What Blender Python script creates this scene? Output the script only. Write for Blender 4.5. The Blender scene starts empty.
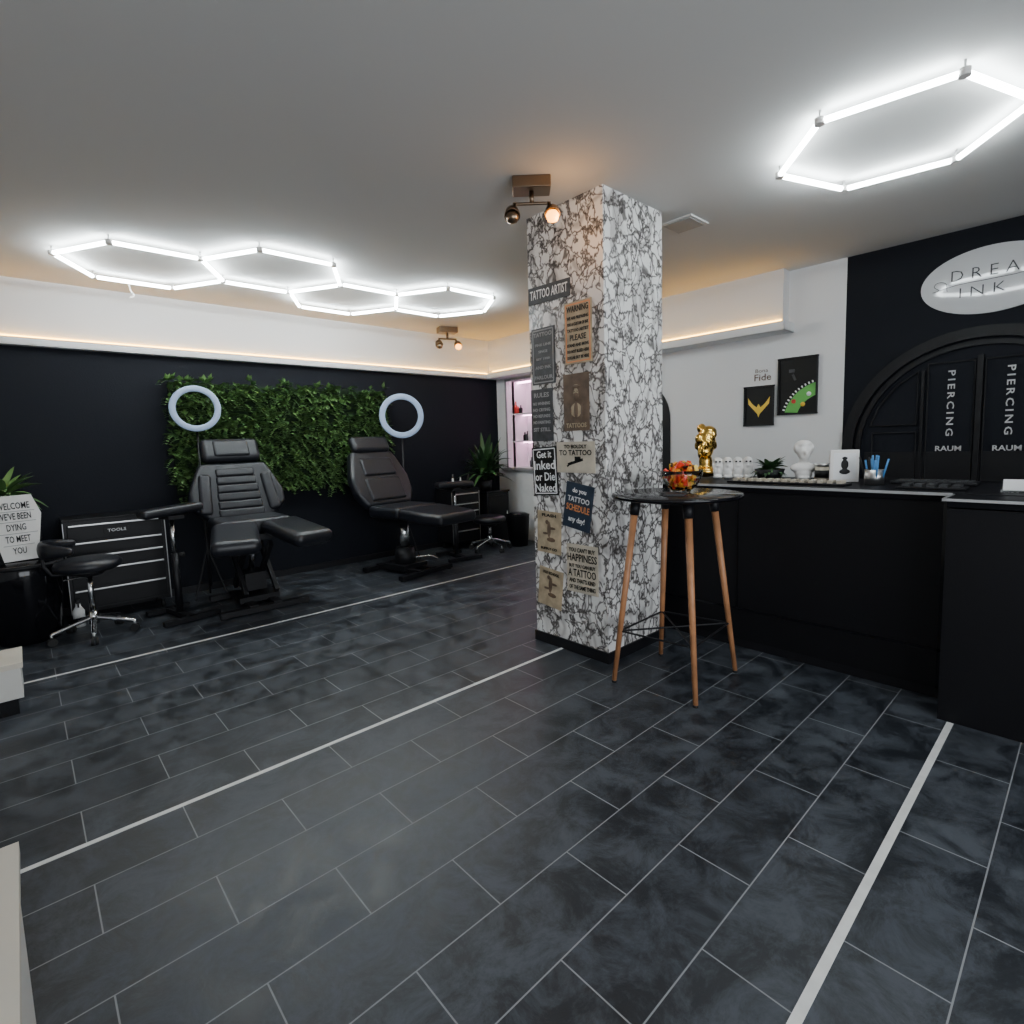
import bpy, bmesh, math, random
from mathutils import Matrix, Vector, Euler
random.seed(7)
S=bpy.context.scene
COL=S.collection
# ------------------------------------------------------------------ materials
def mat(name,col,rough=.5,metal=0,spec=.5,emit=None,es=0,noise=0,nscale=8,bump=0,bscale=60,trans=0,coat=0):
    m=bpy.data.materials.new(name);m.use_nodes=True;nt=m.node_tree;b=nt.nodes['Principled BSDF']
    c=(*col,1)
    b.inputs['Base Color'].default_value=c;b.inputs['Roughness'].default_value=rough;b.inputs['Metallic'].default_value=metal
    b.inputs['Specular IOR Level'].default_value=spec
    if coat:b.inputs['Coat Weight'].default_value=coat
    if trans:b.inputs['Transmission Weight'].default_value=trans
    if emit:b.inputs['Emission Color'].default_value=(*emit,1);b.inputs['Emission Strength'].default_value=es
    tc=nt.nodes.new('ShaderNodeTexCoord')
    if noise:
        n=nt.nodes.new('ShaderNodeTexNoise');n.inputs['Scale'].default_value=nscale;n.inputs['Detail'].default_value=6
        nt.links.new(tc.outputs['Object'],n.inputs['Vector'])
        r=nt.nodes.new('ShaderNodeValToRGB');r.color_ramp.elements[0].position=.3;r.color_ramp.elements[1].position=.7
        r.color_ramp.elements[0].color=tuple(max(0,x*(1-noise)) for x in col)+(1,);r.color_ramp.elements[1].color=tuple(min(1,x*(1+noise)) for x in col)+(1,)
        nt.links.new(n.outputs['Fac'],r.inputs[0]);nt.links.new(r.outputs[0],b.inputs['Base Color'])
    if bump:
        n=nt.nodes.new('ShaderNodeTexNoise');n.inputs['Scale'].default_value=bscale;n.inputs['Detail'].default_value=2
        nt.links.new(tc.outputs['Object'],n.inputs['Vector'])
        bp=nt.nodes.new('ShaderNodeBump');bp.inputs['Strength'].default_value=bump;bp.inputs['Distance'].default_value=.01
        nt.links.new(n.outputs['Fac'],bp.inputs['Height']);nt.links.new(bp.outputs[0],b.inputs['Normal'])
    return m
M={}
M['white']=mat('wall_white_paint',(.76,.76,.76),.75)
M['ceil']=mat('ceiling_paint',(.62,.62,.605),.9)
M['blackwall']=mat('black_wall_paint',(.0045,.0058,.010),.7,spec=.2,bump=.12,bscale=90)
M['black']=mat('matte_black',(.006,.006,.008),.5,spec=.35)
M['counter']=mat('black_counter_laminate',(.005,.005,.0065),.45,spec=.25,bump=.05,bscale=200)
M['gloss']=mat('gloss_black',(.005,.005,.007),.12,spec=.35)
M['top']=mat('counter_top_black',(.006,.006,.008),.45,spec=.08)
M['leather']=mat('black_leather',(.0095,.0105,.015),.34,spec=.5,bump=.15,bscale=160)
M['rubber']=mat('black_rubber',(.012,.012,.012),.7)
M['chrome']=mat('chrome',(.75,.76,.78),.15,metal=1)
M['steel']=mat('brushed_steel',(.6,.6,.6),.35,metal=1)
M['edge']=mat('counter_edge_metal',(.55,.55,.56),.3,metal=.5)
M['nickel']=mat('bronze_fixture',(.24,.175,.12),.3,metal=1)
M['wood']=mat('beech_wood_leg',(.42,.19,.085),.45,noise=.25,nscale=12)
M['strip']=mat('floor_strip_white',(.70,.70,.68),.5,noise=.08,nscale=20)
M['plaster']=mat('white_plaster',(.82,.80,.77),.55)
M['gold']=mat('gold_paint',(.95,.60,.14),.25,metal=1)
M['beige']=mat('paper_beige',(.44,.35,.23),.7,noise=.3,nscale=14)
M['beige2']=mat('paper_pale',(.56,.50,.40),.7,noise=.18,nscale=9)
M['brown']=mat('paper_brown',(.13,.085,.055),.6,noise=.4,nscale=14)
M['char']=mat('paper_charcoal',(.040,.042,.046),.55,noise=.5,nscale=18)
M['slate']=mat('chalkboard',(.015,.030,.055),.6,noise=.3,nscale=10)
M['pblack']=mat('print_black',(.006,.006,.006),.5,spec=.3)
M['pwhite']=mat('print_white',(.85,.85,.85),.5)
M['plight']=mat('lettering_grey_white',(.55,.55,.55),.5)
M['orange']=mat('print_orange',(.75,.28,.10),.5)
M['red']=mat('print_red',(.6,.04,.03),.5)
M['yellow']=mat('print_yellow',(.85,.55,.05),.45)
M['green']=mat('print_green',(.12,.42,.08),.45)
M['pblue']=mat('print_blue',(.05,.22,.5),.5)
M['grey']=mat('print_grey',(.3,.3,.3),.6)
M['tube']=mat('led_tube',(1,1,1),.4,emit=(.88,.97,1.0),es=48)
M['warm']=mat('warm_led_strip',(1,.6,.2),.4,emit=(1,.50,.04),es=24)
M['bulb']=mat('warm_bulb',(1,.6,.2),.2,emit=(1,.36,.03),es=8)
M['ring']=mat('ring_light_diffuser',(.24,.31,.45),.5,emit=(.55,.72,1.0),es=.16)
M['pink']=mat('niche_led',(1,.8,.9),.4,emit=(1,.50,.78),es=18)
M['signwhite']=mat('acrylic_sign',(.58,.59,.60),.05)
M['laqwhite']=mat('white_furniture',(.66,.61,.52),.4)
M['furn2']=mat('white_furniture_side',(.66,.65,.61),.4)
M['soil']=mat('soil',(.03,.02,.015),.9)
M['backing']=mat('hedge_backing',(.006,.02,.006),.9)
M['doorblack']=mat('black_door_paint',(.005,.005,.0065),.5,spec=.3)
M['glass']=mat('clear_glass',(.95,.97,.97),.03,trans=1)
M['grille']=mat('vent_grey',(.35,.35,.35),.6)

def leafmat(name,c0,c1,rough=.5):
    m=bpy.data.materials.new(name);m.use_nodes=True;nt=m.node_tree;b=nt.nodes['Principled BSDF']
    ge=nt.nodes.new('ShaderNodeNewGeometry');r=nt.nodes.new('ShaderNodeValToRGB')
    r.color_ramp.elements[0].color=(*c0,1);r.color_ramp.elements[1].color=(*c1,1)
    nt.links.new(ge.outputs['Random Per Island'],r.inputs[0]);nt.links.new(r.outputs[0],b.inputs['Base Color'])
    b.inputs['Roughness'].default_value=rough
    return m,r
M['leaf'],_=leafmat('hedge_leaves',(.024,.070,.022),(.17,.31,.095))
M['leafdark'],_=leafmat('dark_leaves',(.010,.030,.012),(.04,.11,.03))
M['snack'],r=leafmat('candy_wrappers',(.8,.05,.02),(.9,.6,.05),.3)
r.color_ramp.interpolation='CONSTANT'
e=r.color_ramp.elements.new(.3);e.color=(.9,.35,.03,1);e=r.color_ramp.elements.new(.55);e.color=(.9,.6,.08,1);e=r.color_ramp.elements.new(.78);e.color=(.05,.02,.02,1)

def marble():
    m=bpy.data.materials.new('marble_wallpaper');m.use_nodes=True;nt=m.node_tree;b=nt.nodes['Principled BSDF'];N=nt.nodes.new;L=nt.links.new
    tc=N('ShaderNodeTexCoord');mp=N('ShaderNodeMapping');L(tc.outputs['Object'],mp.inputs[0])
    mp.inputs['Rotation'].default_value=(.5,.6,.35);mp.inputs['Scale'].default_value=(1.15,1.15,.9)
    wn=N('ShaderNodeTexNoise');wn.inputs['Scale'].default_value=5.5;wn.inputs['Detail'].default_value=4;wn.inputs['Roughness'].default_value=.6;L(mp.outputs[0],wn.inputs['Vector'])
    ws=N('ShaderNodeVectorMath');ws.operation='MULTIPLY_ADD';L(wn.outputs['Color'],ws.inputs[0]);ws.inputs[1].default_value=(.34,.34,.34);L(mp.outputs[0],ws.inputs[2])
    def web(scale,w0,w1,low):
        v=N('ShaderNodeTexVoronoi');v.feature='DISTANCE_TO_EDGE';v.inputs['Scale'].default_value=scale;L(ws.outputs[0],v.inputs['Vector'])
        mr=N('ShaderNodeMapRange');mr.interpolation_type='SMOOTHSTEP';L(v.outputs['Distance'],mr.inputs['Value']);mr.inputs['From Min'].default_value=w0;mr.inputs['From Max'].default_value=w1;mr.inputs['To Min'].default_value=low
        return mr.outputs[0]
    def ridge(scale,w0,w1,dist,off,low,det=3):
        n=N('ShaderNodeTexNoise');n.inputs['Scale'].default_value=scale;n.inputs['Detail'].default_value=det;n.inputs['Roughness'].default_value=.5;n.inputs['Distortion'].default_value=dist
        v=N('ShaderNodeVectorMath');v.operation='ADD';v.inputs[1].default_value=(off,off*1.7,off*.6);L(mp.outputs[0],v.inputs[0]);L(v.outputs[0],n.inputs['Vector'])
        s=N('ShaderNodeMath');s.operation='SUBTRACT';L(n.outputs['Fac'],s.inputs[0]);s.inputs[1].default_value=.5
        a=N('ShaderNodeMath');a.operation='ABSOLUTE';L(s.outputs[0],a.inputs[0])
        mr=N('ShaderNodeMapRange');mr.interpolation_type='SMOOTHSTEP';L(a.outputs[0],mr.inputs['Value']);mr.inputs['From Min'].default_value=w0;mr.inputs['From Max'].default_value=w1;mr.inputs['To Min'].default_value=low
        return mr.outputs[0]
    outs=[web(7.5,.004,.10,.10),ridge(6,.002,.036,.6,0,.16),ridge(2.6,.0,.07,.8,3.1,.60)]
    cur=outs[0]
    for o in outs[1:]:
        mm=N('ShaderNodeMath');mm.operation='MULTIPLY';L(cur,mm.inputs[0]);L(o,mm.inputs[1]);cur=mm.outputs[0]
    r=N('ShaderNodeValToRGB');r.color_ramp.elements[0].color=(.05,.045,.043,1);r.color_ramp.elements[1].color=(.86,.85,.83,1)
    e=r.color_ramp.elements.new(.42);e.color=(.36,.34,.33,1)
    L(cur,r.inputs[0]);L(r.outputs[0],b.inputs['Base Color']);b.inputs['Roughness'].default_value=.22
    return m
M['marble']=marble()
def tiles():
    m=bpy.data.materials.new('slate_floor_tiles');m.use_nodes=True;nt=m.node_tree;b=nt.nodes['Principled BSDF'];N=nt.nodes.new;L=nt.links.new
    tc=N('ShaderNodeTexCoord');mp=N('ShaderNodeMapping');L(tc.outputs['Object'],mp.inputs[0]);mp.inputs['Location'].default_value=(-.37+6.1,-.432+5.02,0)
    br=N('ShaderNodeTexBrick');L(mp.outputs[0],br.inputs['Vector']);br.inputs['Scale'].default_value=1;br.inputs['Brick Width'].default_value=.61;br.inputs['Row Height'].default_value=.251
    br.inputs['Mortar Size'].default_value=.0022;br.inputs['Mortar Smooth'].default_value=.1;br.offset=.5;br.inputs['Bias'].default_value=0
    br.inputs['Color1'].default_value=(.024,.029,.038,1);br.inputs['Color2'].default_value=(.036,.042,.052,1);br.inputs['Mortar'].default_value=(.24,.25,.26,1)
    n=N('ShaderNodeTexNoise');n.inputs['Scale'].default_value=5.5;n.inputs['Detail'].default_value=12;n.inputs['Roughness'].default_value=.78;n.inputs['Distortion'].default_value=.5;L(tc.outputs['Object'],n.inputs['Vector'])
    r=N('ShaderNodeValToRGB');r.color_ramp.elements[0].position=.43;r.color_ramp.elements[0].color=(.24,.245,.25,1);r.color_ramp.elements[1].position=.60;r.color_ramp.elements[1].color=(1.0,.97,.93,1)
    L(n.outputs['Fac'],r.inputs[0])
    g2=N('ShaderNodeVectorMath');g2.operation='SCALE';g2.inputs['Scale'].default_value=1.9;L(r.outputs[0],g2.inputs[0])
    mx=N('ShaderNodeVectorMath');mx.operation='MULTIPLY';L(br.outputs['Color'],mx.inputs[0]);L(g2.outputs[0],mx.inputs[1])
    # grout keeps its own colour, unaffected by the stone mottling
    gm=N('ShaderNodeMix');gm.data_type='RGBA';L(br.outputs['Fac'],gm.inputs[0]);L(mx.outputs[0],gm.inputs[6]);gm.inputs[7].default_value=(.24,.25,.26,1);L(gm.outputs[2],b.inputs['Base Color'])
    b.inputs['Specular IOR Level'].default_value=.38
    rr=N('ShaderNodeMapRange');L(n.outputs['Fac'],rr.inputs['Value']);rr.inputs['From Min'].default_value=.4;rr.inputs['From Max'].default_value=.62;rr.inputs['To Min'].default_value=.32;rr.inputs['To Max'].default_value=.55;L(rr.outputs[0],b.inputs['Roughness'])
    sb=N('ShaderNodeMath');sb.operation='MULTIPLY_ADD';L(br.outputs['Fac'],sb.inputs[0]);sb.inputs[1].default_value=-1.2;L(n.outputs['Fac'],sb.inputs[2])
    bp=N('ShaderNodeBump');bp.inputs['Strength'].default_value=.35;bp.inputs['Distance'].default_value=.005;L(sb.outputs[0],bp.inputs['Height']);L(bp.outputs[0],b.inputs['Normal'])
    return m
M['tiles']=tiles()

# ------------------------------------------------------------------ helpers
def grp(name,loc=(0,0,0),rz=0,mat3=None):
    e=bpy.data.objects.new(name,None);COL.objects.link(e);e.location=loc;e.empty_display_size=.1
    e.rotation_euler=mat3.to_euler() if mat3 is not None else (0,0,rz)
    return e
def link(ob,parent,m,loc=(0,0,0),rot=(0,0,0),smooth=False):
    COL.objects.link(ob)
    ob.location=loc;ob.rotation_euler=rot
    if parent is not None:ob.parent=parent
    if m:
        ob.data.materials.append(M[m] if isinstance(m,str) else m)
    if smooth and ob.type=='MESH':
        for p in ob.data.polygons:p.use_smooth=True
    return ob
def bmobj(name,bm,parent,m,loc=(0,0,0),rot=(0,0,0),smooth=False):
    me=bpy.data.meshes.new(name);bm.to_mesh(me);bm.free()
    return link(bpy.data.objects.new(name,me),parent,m,loc,rot,smooth)
def addbox(bm,c,s,rot=None):
    mt=Matrix.Translation(c)
    if rot:mt=mt@Euler(rot).to_matrix().to_4x4()
    mt=mt@Matrix.Diagonal((s[0],s[1],s[2],1))
    bmesh.ops.create_cube(bm,size=1,matrix=mt)
def box(name,parent,c,s,m,bev=0,rot=(0,0,0),seg=3):
    bm=bmesh.new();addbox(bm,(0,0,0),s)
    if bev:bmesh.ops.bevel(bm,geom=bm.edges[:],offset=min(bev,min(s)*.49),segments=seg,profile=.5,affect='EDGES')
    ob=bmobj(name,bm,parent,m,c,rot,smooth=False)
    if bev:
        for p in ob.data.polygons:p.use_smooth=True
        ob.modifiers.new('wn','WEIGHTED_NORMAL')
    return ob
def boxes(name,parent,lst,m):
    bm=bmesh.new()
    for it in lst:addbox(bm,it[0],it[1],it[2] if len(it)>2 else None)
    return bmobj(name,bm,parent,m)
def span(a,b):
    return [tuple((a[i]+b[i])/2 for i in range(3)),tuple(abs(b[i]-a[i]) for i in range(3))]
def cyl(name,parent,p1,p2,r1,r2,m,n=20):
    p1=Vector(p1);p2=Vector(p2);d=p2-p1;bm=bmesh.new()
    mt=Matrix.Translation((p1+p2)/2)@d.to_track_quat('Z','Y').to_matrix().to_4x4()
    bmesh.ops.create_cone(bm,cap_ends=True,segments=n,radius1=r1,radius2=r2,depth=d.length,matrix=mt)
    ob=bmobj(name,bm,parent,m)
    for p in ob.data.polygons:p.use_smooth=len(p.vertices)==4
    return ob
def lathe(name,parent,prof,m,loc=(0,0,0),n=32,rot=(0,0,0),closed=False):
    bm=bmesh.new();rings=[]
    for (r,z) in prof:
        rings.append([bm.verts.new((r*math.cos(2*math.pi*i/n),r*math.sin(2*math.pi*i/n),z)) for i in range(n)])
    P=len(rings)
    for k in range(P if closed else P-1):
        a=rings[k];b=rings[(k+1)%P]
        for i in range(n):bm.faces.new((a[i],a[(i+1)%n],b[(i+1)%n],b[i]))
    if not closed:
        if prof[0][0]>1e-4:bm.faces.new(rings[0][::-1])
        if prof[-1][0]>1e-4:bm.faces.new(rings[-1])
    bmesh.ops.remove_doubles(bm,verts=bm.verts,dist=1e-5)
    bmesh.ops.recalc_face_normals(bm,faces=bm.faces)
    return bmobj(name,bm,parent,m,loc,rot,smooth=True)
def tube(name,parent,pts,r,m,cyc=False,res=3,smoothc=False):
    c=bpy.data.curves.new(name,'CURVE');c.dimensions='3D';c.bevel_depth=r;c.bevel_resolution=res;c.use_fill_caps=True
    if smoothc:
        s=c.splines.new('BEZIER');s.bezier_points.add(len(pts)-1)
        for b,p in zip(s.bezier_points,pts):b.co=p;b.handle_left_type=b.handle_right_type='AUTO'
    else:
        s=c.splines.new('POLY');s.points.add(len(pts)-1)
        for q,p in zip(s.points,pts):q.co=(*p,1)
    s.use_cyclic_u=cyc
    return link(bpy.data.objects.new(name,c),parent,m)
def text(parent,body,x,y,w,h,m,z=.003,rz=0,name=None,bold=0,sp=1):
    c=bpy.data.curves.new('txt','FONT');c.body=body;c.size=h;c.align_x='CENTER';c.align_y='CENTER';c.extrude=.0005;c.resolution_u=2;c.offset=bold;c.space_character=sp
    ob=link(bpy.data.objects.new(name or 'lettering',c),parent,m,(x,y,z),(0,0,rz))
    bpy.context.view_layer.update()
    d=ob.dimensions
    if w and d.x>0:
        ob.scale=(w/d.x,1,1)
    return ob
def blob(name,parent,els,m,vox=.008,loc=(0,0,0),rz=0):
    bm=bmesh.new()
    for c,s in els:
        bmesh.ops.create_uvsphere(bm,u_segments=20,v_segments=14,radius=1,matrix=Matrix.Translation(c)@Matrix.Diagonal((*s,1)))
    ob=bmobj(name,bm,parent,m,loc,(0,0,rz),smooth=True)
    r=ob.modifiers.new('r','REMESH');r.mode='VOXEL';r.voxel_size=vox;r.use_smooth_shade=True
    sm=ob.modifiers.new('s','SMOOTH');sm.iterations=3;sm.factor=.5
    return ob
FACE_W=Matrix(((0,0,-1),(-1,0,0),(0,1,0)))
FACE_S=Matrix(((1,0,0),(0,0,-1),(0,1,0)))
def facegrp(name,loc,face,tilt=0):
    return grp(name,loc,mat3=(face@Matrix.Rotation(tilt,3,'Z')))

# ------------------------------------------------------------------ room shell
CH=2.90;XE=5.38;YN=6.17;XW=-2.4;YS=-2.4
boxes('floor',None,[span((XW-.15,YS-.15,-.12),(XE+.15,YN+.15,0))],'tiles')
boxes('ceiling',None,[span((XW-.15,YS-.15,CH),(XE+.15,YN+.15,CH+.12))],'ceil')
boxes('wall_north',None,[span((XW-.15,YN,0),(XE+.6,YN+.15,2.36))],'blackwall')
boxes('wall_north_upper',None,[span((XW-.15,YN,2.36),(XE+.6,YN+.15,CH))],'white')
BY=1.56
NY0,NY1,NZ0,NZ1=5.40,5.95,1.05,2.30
boxes('wall_east',None,[span((XE,BY,0),(XE+.15,NY0,CH)),span((XE,NY1,0),(XE+.15,YN,CH)),span((XE,NY0,0),(XE+.15,NY1,NZ0)),span((XE,NY0,NZ1),(XE+.15,NY1,CH))],'white')
boxes('wall_east_black',None,[span((XE,YS-.15,0),(XE+.15,BY,CH))],'blackwall')
boxes('wall_west',None,[span((XW-.15,YS,0),(XW,YN,CH))],'white')
boxes('wall_south',None,[span((XW,YS-.15,0),(-1.6,YS,CH)),span((2.6,YS-.15,0),(XE,YS,CH)),span((-1.6,YS-.15,2.5),(2.6,YS,CH)),span((-1.6,YS-.15,0),(2.6,YS,.4))],'white')
w=grp('window_1',(0,0,0))
boxes('frame',w,[span((-1.6,YS-.12,.4),(-1.52,YS-.05,2.5)),span((2.52,YS-.12,.4),(2.6,YS-.05,2.5)),span((.46,YS-.12,.4),(.54,YS-.05,2.5)),span((-1.6,YS-.12,.4),(2.6,YS-.05,.48)),span((-1.6,YS-.12,2.42),(2.6,YS-.05,2.5))],'black')
for i,(y,hw) in enumerate(((.432,.013),(2.44,.010),(4.52,.010))):
    boxes('trim_%d'%(i+1),None,[span((XW,y-hw,0),(XE if i else 3.22,y+hw,.003))],'strip')
# cove ledges
boxes('trim_4',None,[span((XW,6.09,2.345),(XE,YN,2.36)),span((XW,6.09,2.345),(XE,6.105,2.410))],'white')
boxes('trim_5',None,[span((5.14,1.98,2.345),(XE,6.09,2.36)),span((5.14,1.98,2.345),(5.155,6.09,2.425)),span((5.14,1.98,2.345),(XE,1.995,2.425))],'white')
boxes('trim_6',None,[span((5.24,2.03,2.36),(XE,YN,CH))],'white')
l=grp('cove_led_strip',(0,0,0));boxes('strip',l,[span((XW,6.158,2.412),(5.2,6.169,2.430))],'warm')
l=grp('cove_led_strip',(0,0,0));boxes('strip',l,[span((5.228,2.04,2.434),(5.239,6.08,2.452))],'warm')
boxes('baseboard_north',None,[span((XW,YN-.012,0),(XE,YN,.07))],'black')
# wall niche window
w=grp('window_2',(0,0,0))
boxes('niche_box',w,[span((XE+.40,NY0,NZ0),(XE+.42,NY1,NZ1)),span((XE+.1,NY0-.02,NZ0),(XE+.42,NY0,NZ1)),span((XE+.1,NY1,NZ0),(XE+.42,NY1+.02,NZ1)),span((XE+.1,NY0,NZ0-.02),(XE+.42,NY1,NZ0)),span((XE+.1,NY0,NZ1),(XE+.42,NY1,NZ1+.02))],'white')
boxes('shelves',w,[span((XE+.08,NY0,1.42),(XE+.4,NY1,1.435)),span((XE+.08,NY0,1.82),(XE+.4,NY1,1.835))],'white')
boxes('frame',w,[span((XE-.01,NY0-.03,NZ0-.03),(XE,NY0,NZ1+.03)),span((XE-.01,NY1,NZ0-.03),(XE,NY1+.03,NZ1+.03)),span((XE-.01,NY0,NZ1),(XE,NY1,NZ1+.03)),span((XE-.04,NY0-.1,NZ0-.05),(XE,NY1+.1,NZ0-.01))],'grey')
boxes('led',w,[span((XE+.20,NY0+.02,NZ1-.02),(XE+.25,NY1-.02,NZ1-.005)),span((XE+.30,NY0+.02,1.805),(XE+.32,NY1-.02,1.815)),span((XE+.30,NY0+.02,1.405),(XE+.32,NY1-.02,1.415))],'pink')
for k in range(10):
    yy=NY0+.06+.48*((k*.37)%1);zz=(NZ0,1.435,1.835)[k%3];h=.10+.09*((k*.61)%1)
    lathe('bottle',w,[(0.026,0),(.028,h*.6),(.01,h*.75),(.01,h),(0,h)],('red','pwhite','pblack','red','char')[k%5],(XE+.15,yy,zz),12)
# ------------------------------------------------------------------ pillar
p=grp('marble_pillar',(0,0,0))
PX0,PX1,PY0,PY1=2.66,3.29,2.055,2.69
boxes('shaft',p,[span((PX0,PY0,0),(PX1,PY1,CH))],'marble')
boxes('plinth',p,[span((PX0-.012,PY0-.012,0),(PX1+.012,PY1+.012,.07))],'black')
def poster(name,y0,y1,z0,z1,m,tilt=0,lines=(),border=None,x=PX0,extra=None,face=FACE_W):
    dy=.025 if x==PX0 else 0
    cx=(y0+y1)/2+dy;cz=(z0+z1)/2;w=abs(y1-y0);h=abs(z1-z0)
    g_=facegrp(name,(x-.004,cx,cz),face,tilt)
    box('sheet',g_,(0,0,0),(w,h,.006),m)
    if border:
        t=.008;e=.014
        boxes('border',g_,[((0,h/2-e,.003),(w-2*e,t,.002)),((0,-h/2+e,.003),(w-2*e,t,.002)),((w/2-e,0,.003),(t,h-2*e,.002)),((-w/2+e,0,.003),(t,h-2*e,.002))],border)
    for (s,yy,ww,hh,mm) in lines:
        text(g_,s,0,yy*h,ww*w,hh*h,mm,z=.0045,bold=.001)
    if extra:extra(g_,w,h)
    return g_
poster('tattoo_artist_sign',2.66,2.29,2.33,2.44,'char',math.radians(-1),[('TATTOO ARTIST',0,.9,.75,'pwhite')],None)
poster('warning_poster',2.34,2.12,1.90,2.28,'beige',0,[('WARNING',.38,.8,.14,'pblack'),('WE ARE PREPARING',.24,.8,.07,'pblack'),('YOU A CUSTOM OF INK',.14,.8,.07,'pblack'),('TATTOO ARTIST',.04,.8,.07,'pblack'),('PLEASE',-.08,.6,.13,'pblack'),('STAND AND MOVE',-.2,.8,.07,'pblack'),('DO NOT BLEED HERE',-.3,.8,.07,'pblack'),('DOLLAR BUT BE HERE',-.4,.8,.07,'pblack')],'orange')
poster('engraving_poster',2.64,2.43,1.80,2.17,'char',0,[('TATTOO',.38,.8,.10,'grey'),('PARLOUR',-.38,.8,.09,'grey'),('EST 1920',-.05,.6,.05,'grey'),('FINE LINE',.2,.7,.06,'grey'),('SINCE',.08,.4,.06,'grey'),('AND INK',-.2,.7,.08,'grey')],'grey')
def manx(g_,w,h):
    blob('portrait',g_,[((0,.06,0),(.033,.045,.004)),((0,-.05,0),(.07,.07,.004)),((0,.10,0),(.04,.02,.004))],'beige',.004)
    blob('beard',g_,[((0,.035,.004),(.026,.028,.004)),((0,.098,.004),(.035,.013,.004)),((-.012,.068,.004),(.007,.004,.004)),((.012,.068,.004),(.007,.004,.004)),((0,-.05,.004),(.018,.06,.004)),((-.05,-.06,.004),(.012,.05,.004)),((.05,-.06,.004),(.012,.05,.004))],'brown',.003)
poster('sailor_portrait_poster',2.36,2.15,1.48,1.84,'brown',0,[('TATTOOS',-.41,.8,.11,'beige')],None,extra=manx)
poster('rules_poster',2.66,2.46,1.42,1.77,'char',0,[('RULES',.38,.7,.12,'grey'),('NO WHINING',.22,.8,.08,'grey'),('NO CRYING',.1,.8,.08,'grey'),('NO REFUNDS',-.02,.8,.08,'grey'),('NO FAINTING',-.14,.8,.08,'grey'),('SIT STILL',-.28,.8,.1,'grey')],None)
def mach(g_,w,h):
    boxes('machine',g_,[((0,-.03,.003),(.13,.018,.002),(0,0,.25)),((.02,-.01,.003),(.05,.03,.002)),((-.05,-.045,.003),(.05,.012,.002),(0,0,.6))],'pblack')
poster('to_boldly_tattoo_poster',2.43,2.11,1.21,1.41,'beige2',0,[('TO BOLDLY',.34,.6,.17,'pblack'),('TO TATTOO',.14,.85,.24,'pblack')],None,extra=mach)
poster('get_inked_poster',2.66,2.43,1.05,1.38,'pblack',math.radians(3),[('Get it',.34,.6,.2,'pwhite'),('Inked',.12,.85,.26,'pwhite'),('or Die',-.12,.8,.24,'pwhite'),('Naked',-.35,.85,.24,'pwhite')],'pwhite')
poster('chalkboard_poster',2.37,2.14,.84,1.14,'slate',math.radians(-9),[('do you',.34,.5,.14,'pwhite'),('TATTOO',.14,.8,.16,'pwhite'),('SCHEDULE',-.05,.85,.2,'orange'),('any day!',-.3,.6,.16,'pwhite')],None)
def bird(g_,w,h):
    blob('figure',g_,[((0,.02,0),(.022,.07,.005)),((.02,-.05,0),(.05,.02,.005)),((-.02,.07,0),(.02,.02,.005)),((.03,.03,0),(.04,.012,.005)),((-.035,-.01,0),(.03,.012,.005))],'brown',.003)
poster('vintage_flash_poster',2.63,2.41,.65,.94,'beige',math.radians(-2),[('FLASH',.4,.6,.1,'pblack'),('SUPPLY CO',-.4,.7,.08,'pblack')],None,extra=bird)
poster('happiness_poster',2.36,2.10,.42,.74,'beige2',0,[("YOU CAN'T BUY",.38,.85,.12,'pblack'),('HAPPINESS',.22,.95,.22,'pblack'),('BUT YOU CAN BUY',.05,.85,.10,'pblack'),('A TATTOO',-.10,.9,.22,'pblack'),("AND THAT'S KIND",-.26,.85,.12,'pblack'),('OF THE SAME THING',-.40,.85,.12,'pblack')],None)
poster('sailor_flash_poster',2.63,2.41,.27,.54,'beige',math.radians(-6),[('OLD SCHOOL',.38,.7,.1,'pblack')],None,extra=bird)

# ------------------------------------------------------------------ hexagon lamps
def hexes(name,cs,s,off,z):
    g_=grp(name,(cs[0][0],cs[0][1],z));done=[];vs=[]
    for c in cs:
        v=[(c[0]-cs[0][0]+s*math.cos(math.radians(off+60*k)),c[1]-cs[0][1]+s*math.sin(math.radians(off+60*k))) for k in range(6)]
        for k in range(6):
            a=v[k];b=v[(k+1)%6];mid=((a[0]+b[0])/2,(a[1]+b[1])/2)
            if any(abs(mid[0]-q[0])+abs(mid[1]-q[1])<.05 for q in done):continue
            done.append(mid)
            A=Vector((*a,0));B=Vector((*b,0));d=(B-A).normalized()
            cyl('led_tube',g_,A+d*.022,B-d*.022,.014,.014,'tube',8)
        for q in v:
            if not any((q[0]-t[0])**2+(q[1]-t[1])**2<.003 for t in vs):vs.append(q)
    for q in vs:
        cyl('connector',g_,(*q,-.015),(*q,.015),.022,.022,'plaster',12)
        cyl('mount',g_,(*q,.015),(*q,CH-z),.005,.005,'steel',8)
    return g_
hexes('hexagon_led_ceiling_light',[(3.36,.79)],.515,40,2.85)
hexes('hexagon_led_ceiling_light',[(.87,5.10),(1.70,4.65),(2.53,5.10),(3.36,4.65)],.553,0,2.85)

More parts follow.
